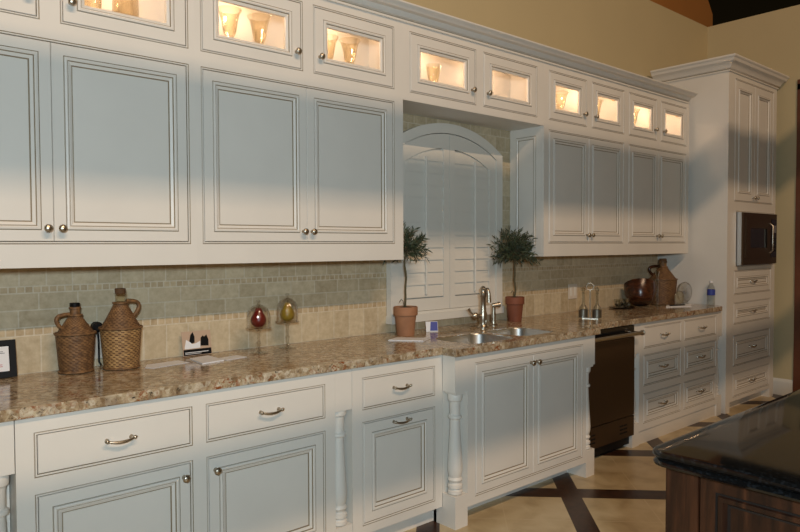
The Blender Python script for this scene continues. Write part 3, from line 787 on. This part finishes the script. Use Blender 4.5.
# photo card leaning on the tiles
c = thing('photo_card', 'printed photo card with black and white figures leaning on the backsplash', 'card', (1.37, -.04, ZC))
mp = lean(1.29, 1.43, -.045, .18)
m = MB().prism([(1.290, 0.002), (1.432, .002), (1.432, .116), (1.290, .116)], mp, 0, .003)
m.build('card', 'tan', c)
m = MB()
def blob(pts, mi, d=-.0006): m.prism(pts, mp, d, 0, mi)
blob([(1.293, .004), (1.43, .004), (1.43, .032), (1.293, .032)], 0)
blob([(1.30, .016), (1.415, .016), (1.415, .019), (1.30, .019)], 1, -.001); blob([(1.30, .010), (1.38, .010), (1.38, .012), (1.30, .012)], 1, -.001)
blob([(1.325, .07), (1.333, .10), (1.345, .112), (1.352, .09), (1.35, .062), (1.335, .058)], 0)
blob([(1.378, .045), (1.382, .082), (1.392, .092), (1.40, .086), (1.412, .095), (1.42, .07), (1.418, .042)], 0)
blob([(1.30, .042), (1.31, .078), (1.325, .068), (1.34, .056), (1.36, .06), (1.378, .068), (1.376, .036), (1.30, .035)], 1)
m.build('print', ['blackplastic', 'paper'], c)
flat('booklet', 'white booklet lying flat in front of the leaning photo card', 'booklet', [(1.272, -.285), (1.385, -.262), (1.385, -.10), (1.285, -.125)], .006, 'paper')
flat('leaflet', 'small white leaflet lying flat between the booklet and the cloches', 'leaflet', [(1.40, -.262), (1.512, -.238), (1.500, -.165), (1.395, -.185)], .002, 'paper')

def cloche(x, y, label, zp, ztop, skin, R=.056):
    t = thing('pear_stand', label, 'glass cloche', (x, y, ZC), 'glass cloches with pears')
    h = zp-ZC
    MB().lathe((x, y, ZC), [(.042, 0), (.043, .003), (.018, .008), (.008, .016), (.006, h*.35), (.011, h*.42), (.006, h*.5), (.006, h*.78), (.010, h*.88), (.02, h-.006), (R+.006, h), (R+.006, h+.003), (0, h+.003)], 28).build('stand', 'glass', t, smooth=50)
    H = ztop-zp-.02; z = zp+.0035
    MB().lathe((x, y, z), [(R, 0), (R, H*.45), (R*.93, H*.66), (R*.75, H*.83), (R*.45, H*.95), (R*.12, H), (.006, H+.004), (.005, H+.009), (.010, H+.014), (.009, H+.020), (0, H+.023)], 28, caps=False).build('dome', 'glass', t, smooth=60)
    p = MB().lathe((x, y, z), [(0, .001), (.018, .002), (.033, .016), (.038, .033), (.034, .050), (.023, .068), (.017, .082), (.012, .092), (0, .094)], 24).build('pear', skin, t, smooth=70)
    MB().tube([(x, y, z+.092), (x+.002, y, z+.10), (x+.006, y, z+.106)], .0018, 6).build('stem', 'bark', p)
cloche(1.612, -.17, 'glass cloche on a stem covering a red pear', 1.035, 1.165, 'skin_red')
cloche(1.806, -.115, 'glass cloche on a stem covering a golden green pear', 1.045, 1.185, 'skin_green', .054)

# ------------------------------------------------------------------ potted topiaries
def topiary(x, y, label, tz, rx, rz, mat, seed, twigs=120, r=.068, h=.165):
    rnd = random.Random(seed); t = thing('potted_olive_tree', label, 'potted plant', (x, y, ZC), 'potted olive topiaries by the window')
    p = MB().lathe((x, y, ZC), [(r*.70, 0), (r*.72, .004), (r*.90, h*.70), (r*.98, h*.70), (r*1.02, h*.72), (r*1.03, h*.98), (r*1.0, h), (r*.92, h), (r*.90, h*.9), (0, h*.9)], 36).build('pot', mat, t, smooth=35)
    MB().lathe((x, y, ZC+h*.9), [(r*.90, 0), (r*.7, .010), (r*.3, .016), (0, .018)], 24).build('moss', 'soil', t, smooth=60)
    z0 = ZC+h*.9
    tr = [(x+.004*math.sin(k*1.1+seed), y+.004*math.cos(k*1.7), z0+(tz-rz*.3-z0)*k/9) for k in range(10)]
    m = MB().tube(tr, [.0065-.0002*k for k in range(10)], 8)
    m.tube([(x-.01, y, z0+.01), (x-.028, y-.01, z0+.05), (x-.05, y-.02, z0+.062), (x-.065, y-.02, z0+.045)], .002, 6)
    m.build('trunk', 'bark', t, smooth=60)
    C = Vector((x, y, tz-rz*.25)); lm = MB(); tm = MB()
    for k in range(twigs):
        a = rnd.uniform(0, 2*PI); el = math.asin(rnd.uniform(-.35, 1)); L = rnd.uniform(.7, 1.12)
        d = Vector((math.cos(a)*math.cos(el)*rx, math.sin(a)*math.cos(el)*rx*.62, math.sin(el)*rz*1.15))*L
        end = C+d; 
        if end.y > -.078: end.y = -.078-rnd.random()*.03
        st = C+d*.08; mid = (st+end)/2+Vector((0, 0, .012))
        tm.tube([st, mid, end], [.0014, .0011, .0006], 4)
        for q in range(9):
            u = .25+.75*(q+rnd.random()*.6)/9; pos = st.lerp(end, u)+Vector((0, 0, .012*4*u*(1-u)))
            dv = (end-st).normalized(); perp = Vector((rnd.gauss(0, 1), rnd.gauss(0, 1), rnd.gauss(0, 1))); perp = (perp-dv*perp.dot(dv)).normalized()
            dirv = (dv*rnd.uniform(.5, 1.0)+perp*.75).normalized(); l = rnd.uniform(.030, .050); w = rnd.uniform(.0034, .0050)
            sd = dirv.cross(Vector((rnd.gauss(0, 1), rnd.gauss(0, 1), rnd.gauss(0, 1)))).normalized(); nn = dirv.cross(sd)
            a0 = pos; a1 = pos+dirv*l*.45; a2 = pos+dirv*l
            pts = [a0, a1+sd*w+nn*.0012, a2, a1-sd*w+nn*.0012, a1]
            if max(v.y for v in pts) > -.062: continue
            lm.add(pts, [(0, 1, 4), (1, 2, 4), (2, 3, 4), (3, 0, 4)])
    tm.build('twigs', 'bark', t); f = lm.build('foliage', 'leaf', t)
topiary(2.555, -.17, 'potted olive topiary half behind the upper cabinet, left of the sink', 1.425, .15, .135, 'terracotta', 3, 95)
topiary(3.572, -.135, 'potted olive topiary with a wide crown, right of the kitchen tap', 1.395, .21, .155, 'terracotta_dark', 5, 170, .062)

# ------------------------------------------------------------------ tap, sprayer, sink things
c = thing('kitchen_tap', 'brushed nickel kitchen tap with a gooseneck behind the sink', 'tap', (3.14, -.235, ZC))
x, y = 3.14, -.235
MB().lathe((x, y, ZC), [(.034, 0), (.034, .006), (.028, .012), (.023, .03), (.026, .045), (.026, .085), (.022, .10), (.019, .13), (.018, .19), (.022, .195), (.022, .215), (.017, .22), (.015, .235), (.018, .245), (.012, .256), (0, .262)], 28).build('body', 'nickel', c, smooth=40)
pts = [(x+.004*u, y-.015*u, ZC+.205+h) for u, h in ((.2, 0), (.7, .022), (1.3, .036), (1.9, .036), (2.4, .022), (2.6, 0), (2.65, -.025), (2.65, -.045))]
MB().tube(pts, [.012, .012, .012, .012, .012, .0125, .014, .015], 14).build('spout', 'nickel', c, smooth=60)
m = MB().lathe((x-.02, y-.004, ZC+.075), [(.013, 0), (.013, .02), (.018, .028), (.02, .04), (.016, .052), (0, .056)], 20, axis=(-.8, .5, .1))
m.tube([(x-.062, y+.022, ZC+.085), (x-.078, y+.032, ZC+.10), (x-.088, y+.038, ZC+.122)], [.007, .006, .009], 10)
m.build('lever', 'nickel', c, smooth=50)
c = thing('side_sprayer', 'brushed nickel side sprayer standing right of the kitchen tap', 'sprayer', (3.285, -.195, ZC))
MB().lathe((3.285, -.195, ZC), [(.026, 0), (.026, .006), (.017, .012), (.014, .03), (.017, .06), (.013, .09), (.014, .118)], 24).build('holder', 'nickel', c, smooth=40)
MB().lathe((3.277, -.19, ZC+.128), [(.013, 0), (.015, .004), (.015, .035), (.019, .045), (.019, .052), (0, .055)], 20, axis=(1, -.5, .1)).box(3.275, 3.295, -.205, -.185, ZC+.115, ZC+.125).build('spray_head', 'nickel', c, smooth=40)
c = thing('card_holder', 'small blue and white card holder between the left plant and the tap', 'card holder', (2.775, -.16, ZC))
mp2 = lambda u, w, d: (2.775+u*.85+w*.15+d*.53, -.16-u*.53+w*.25+d*.85, ZC+w*.95+.0005)
MB().prism([(-.036, 0), (.036, 0), (.036, .062), (-.036, .062)], mp2, 0, .004).build('back_card', 'paper', c)
MB().prism([(-.012, .006), (.034, .006), (.034, .060), (-.006, .060)], mp2, -.002, -.0003).build('blue_print', 'blueink', c)
flat('booklet', 'flat booklet in front of the left terracotta pot', 'booklet', [(2.34, -.27), (2.46, -.42), (2.56, -.37), (2.44, -.225)], .005, 'paper')
m = MB(); 
# ------------------------------------------------------------------ cruets, cups, bowl, plaques
def cruet_set():
    c = thing('cruet_set', 'glass oil cruets in a wire caddy on the counter left of the wooden bowl', 'cruet set', (4.09, -.38, ZC))
    P2 = ((-.026, .038), (.026, -.038))
    for dx, dy in P2:
        x, y = 4.09+dx, -.38+dy
        b = MB().lathe((x, y, ZC+.004), [(0, 0), (.028, .001), (.030, .006), (.030, .062), (.026, .074), (.013, .092), (.009, .11), (.0085, .165), (.012, .17), (.011, .176)], 24).build('bottle', 'cutglass', c, smooth=50)
        MB().lathe((x, y, ZC+.176), [(.007, 0), (.007, .010), (.013, .016), (.016, .027), (.012, .038), (0, .043)], 20).build('stopper', 'cutglass', b, smooth=60)
        MB().lathe((x, y, ZC+.006), [(.0315, 0), (.0315, .055)], 24, caps=False).build('metal_sleeve', 'sleeve', b, smooth=40)
    m = MB().tube([(4.09, -.38, ZC+.002), (4.09, -.38, ZC+.20)], .004, 8)
    m.tube([(4.09+.014*math.cos(a), -.38-.020*math.cos(a), ZC+.222+.024*math.sin(a)) for a in [2*PI*k/20 for k in range(20)]], .0035, 8, closed=True)
    m.obox((4.09, -.38, ZC+.0015), (.03, -.044, 0), (.02, .0137, 0), (0, 0, .0015))
    m.build('caddy', 'nickel', c, smooth=60)
cruet_set()
tag(MB().lathe((4.93, -.13, ZC), [(0, 0), (.07, .001), (.10, .006), (.105, .012), (.098, .013), (.07, .007), (0, .006)], 36).build('dark_saucer', 'blackgloss', smooth=50, origin=(4.93, -.13, ZC)), 'dark round tray under the glass cups left of the wooden bowl', 'tray')
def cup(x, y, a, label):
    c = thing('glass_cup', label, 'cup', (x, y, ZC+.0075), 'glass cups on the dark tray'); z = ZC+.0075
    MB().lathe((x, y, z), [(0, 0), (.020, .001), (.016, .006), (.03, .022), (.036, .05), (.038, .066), (.036, .066), (.034, .05), (.028, .024), (0, .009)], 24).build('bowl', 'cutglass', c, smooth=60)
    ca, sa = math.cos(a), math.sin(a)
    MB().tube([(x+ca*(.034+.024*math.sin(PI*k/8)), y+sa*(.034+.024*math.sin(PI*k/8)), z+.02+.042*k/8) for k in range(9)], .0045, 8).build('handle', 'cutglass', c, smooth=60)
cup(4.885, -.125, PI*1.05, 'glass cup with its loop handle to the left, on the dark tray')
cup(4.98, -.12, .15, 'glass cup with its loop handle to the right, on the dark tray')
# tilted wooden bowl
c = MB()
ax = Vector((.36, .30, .88)).normalized(); bc = Vector((5.12, -.19, ZC+.022))
c.lathe(bc, [(.0, .0), (.075, .0), (.092, .02), (.116, .085), (.124, .135), (.126, .165), (.119, .168), (.115, .135), (.106, .085), (.07, .028), (0, .02)], 44, axis=ax)
zmin = min(v[2] for v in c.v); c.v = [(a, b, d-zmin+ZC) for a, b, d in c.v]
ymax = max(v[1] for v in c.v)
c.v = [(a, b-max(0, ymax+.004), d) for a, b, d in c.v]
tag(c.build('wooden_bowl', 'bowlwood', smooth=50, origin=(5.12, -.19, ZC)), 'deep dark wooden bowl tipped back in front of the corner jug', 'bowl')
# glass candlestick between bowl and jug
tag(MB().lathe((5.36, -.20, ZC), [(0, 0), (.034, .001), (.034, .006), (.012, .012), (.009, .03), (.016, .045), (.008, .06), (.015, .085), (.008, .10), (.014, .125), (.008, .14), (.012, .2), (.018, .215), (.007, .23), (.016, .27), (.018, .29), (.015, .29), (.006, .25), (0, .25)], 20).build('glass_candlestick', 'cutglass', smooth=60, origin=(5.36, -.20, ZC)), 'slim faceted glass candlestick in front of the corner wicker jug', 'candlestick')
def plaque(x, y, r, label, zs=1):
    t = thing('glass_award', label, 'award', (x, y, ZC), 'round glass awards at the right end of the counter')
    MB().box(x-r*.45, x+r*.45, y-.02, y+.02, ZC, ZC+.014).build('base', 'cutglass', t, bevel=.002)
    MB().lathe((x, y+.007, ZC+.013+r), [(r*.96, 0), (r, .002), (r, .012), (r*.96, .014)], 44, axis=(-.25, -1, .05)).build('disc', 'glass', t, smooth=40)
    m = MB().tube([(x+r*1.0*math.cos(a)*.97, y+r*.24*math.cos(a)*-1, ZC+.013+r+r*math.sin(a)) for a in [2*PI*k/40 for k in range(40)]], .0035, 6, closed=True)
    m.build('bevelled_rim', 'nickel', t, smooth=60)
plaque(5.64, -.30, .088, 'larger round glass award plaque beside the water bottle')
plaque(5.475, -.335, .055, 'smaller round glass award plaque in front of the corner jug')
flat('notepad', 'white notepad lying flat in front of the glass awards', 'notepad', [(5.25, -.335), (5.46, -.445), (5.60, -.375), (5.40, -.265)], .006, 'paper')
tag(MB().tube([(5.315, -.335, ZC+.0115), (5.47, -.385, ZC+.0115)], .0048, 10).build('pen', 'blackplastic', smooth=50, origin=(5.39, -.36, ZC+.006)), 'black pen lying on the white notepad', 'pen')
flat('leaflet', 'white leaflet lying between the notepad and the water bottle', 'leaflet', [(5.58, -.33), (5.70, -.36), (5.73, -.27), (5.63, -.24)], .002, 'paper')
c = thing('water_bottle', 'clear plastic water bottle with a blue label, at the right end of the counter', 'bottle', (5.722, -.49, ZC))
x, y = 5.722, -.49
MB().lathe((x, y, ZC), [(0, .004), (.02, 0), (.029, .002), (.031, .008), (.031, .05), (.029, .056), (.031, .062), (.031, .135), (.028, .152), (.018, .172), (.0125, .182), (.0125, .192)], 28).build('bottle_body', 'bottle', c, smooth=50)
MB().lathe((x, y, ZC+.085), [(.0318, 0), (.0318, .048)], 28, caps=False).build('label_band', 'blueink', c, smooth=50)
MB().lathe((x, y, ZC+.188), [(.0145, 0), (.0145, .016), (.0135, .018), (0, .018)], 24).build('cap', 'paper', c, smooth=40)
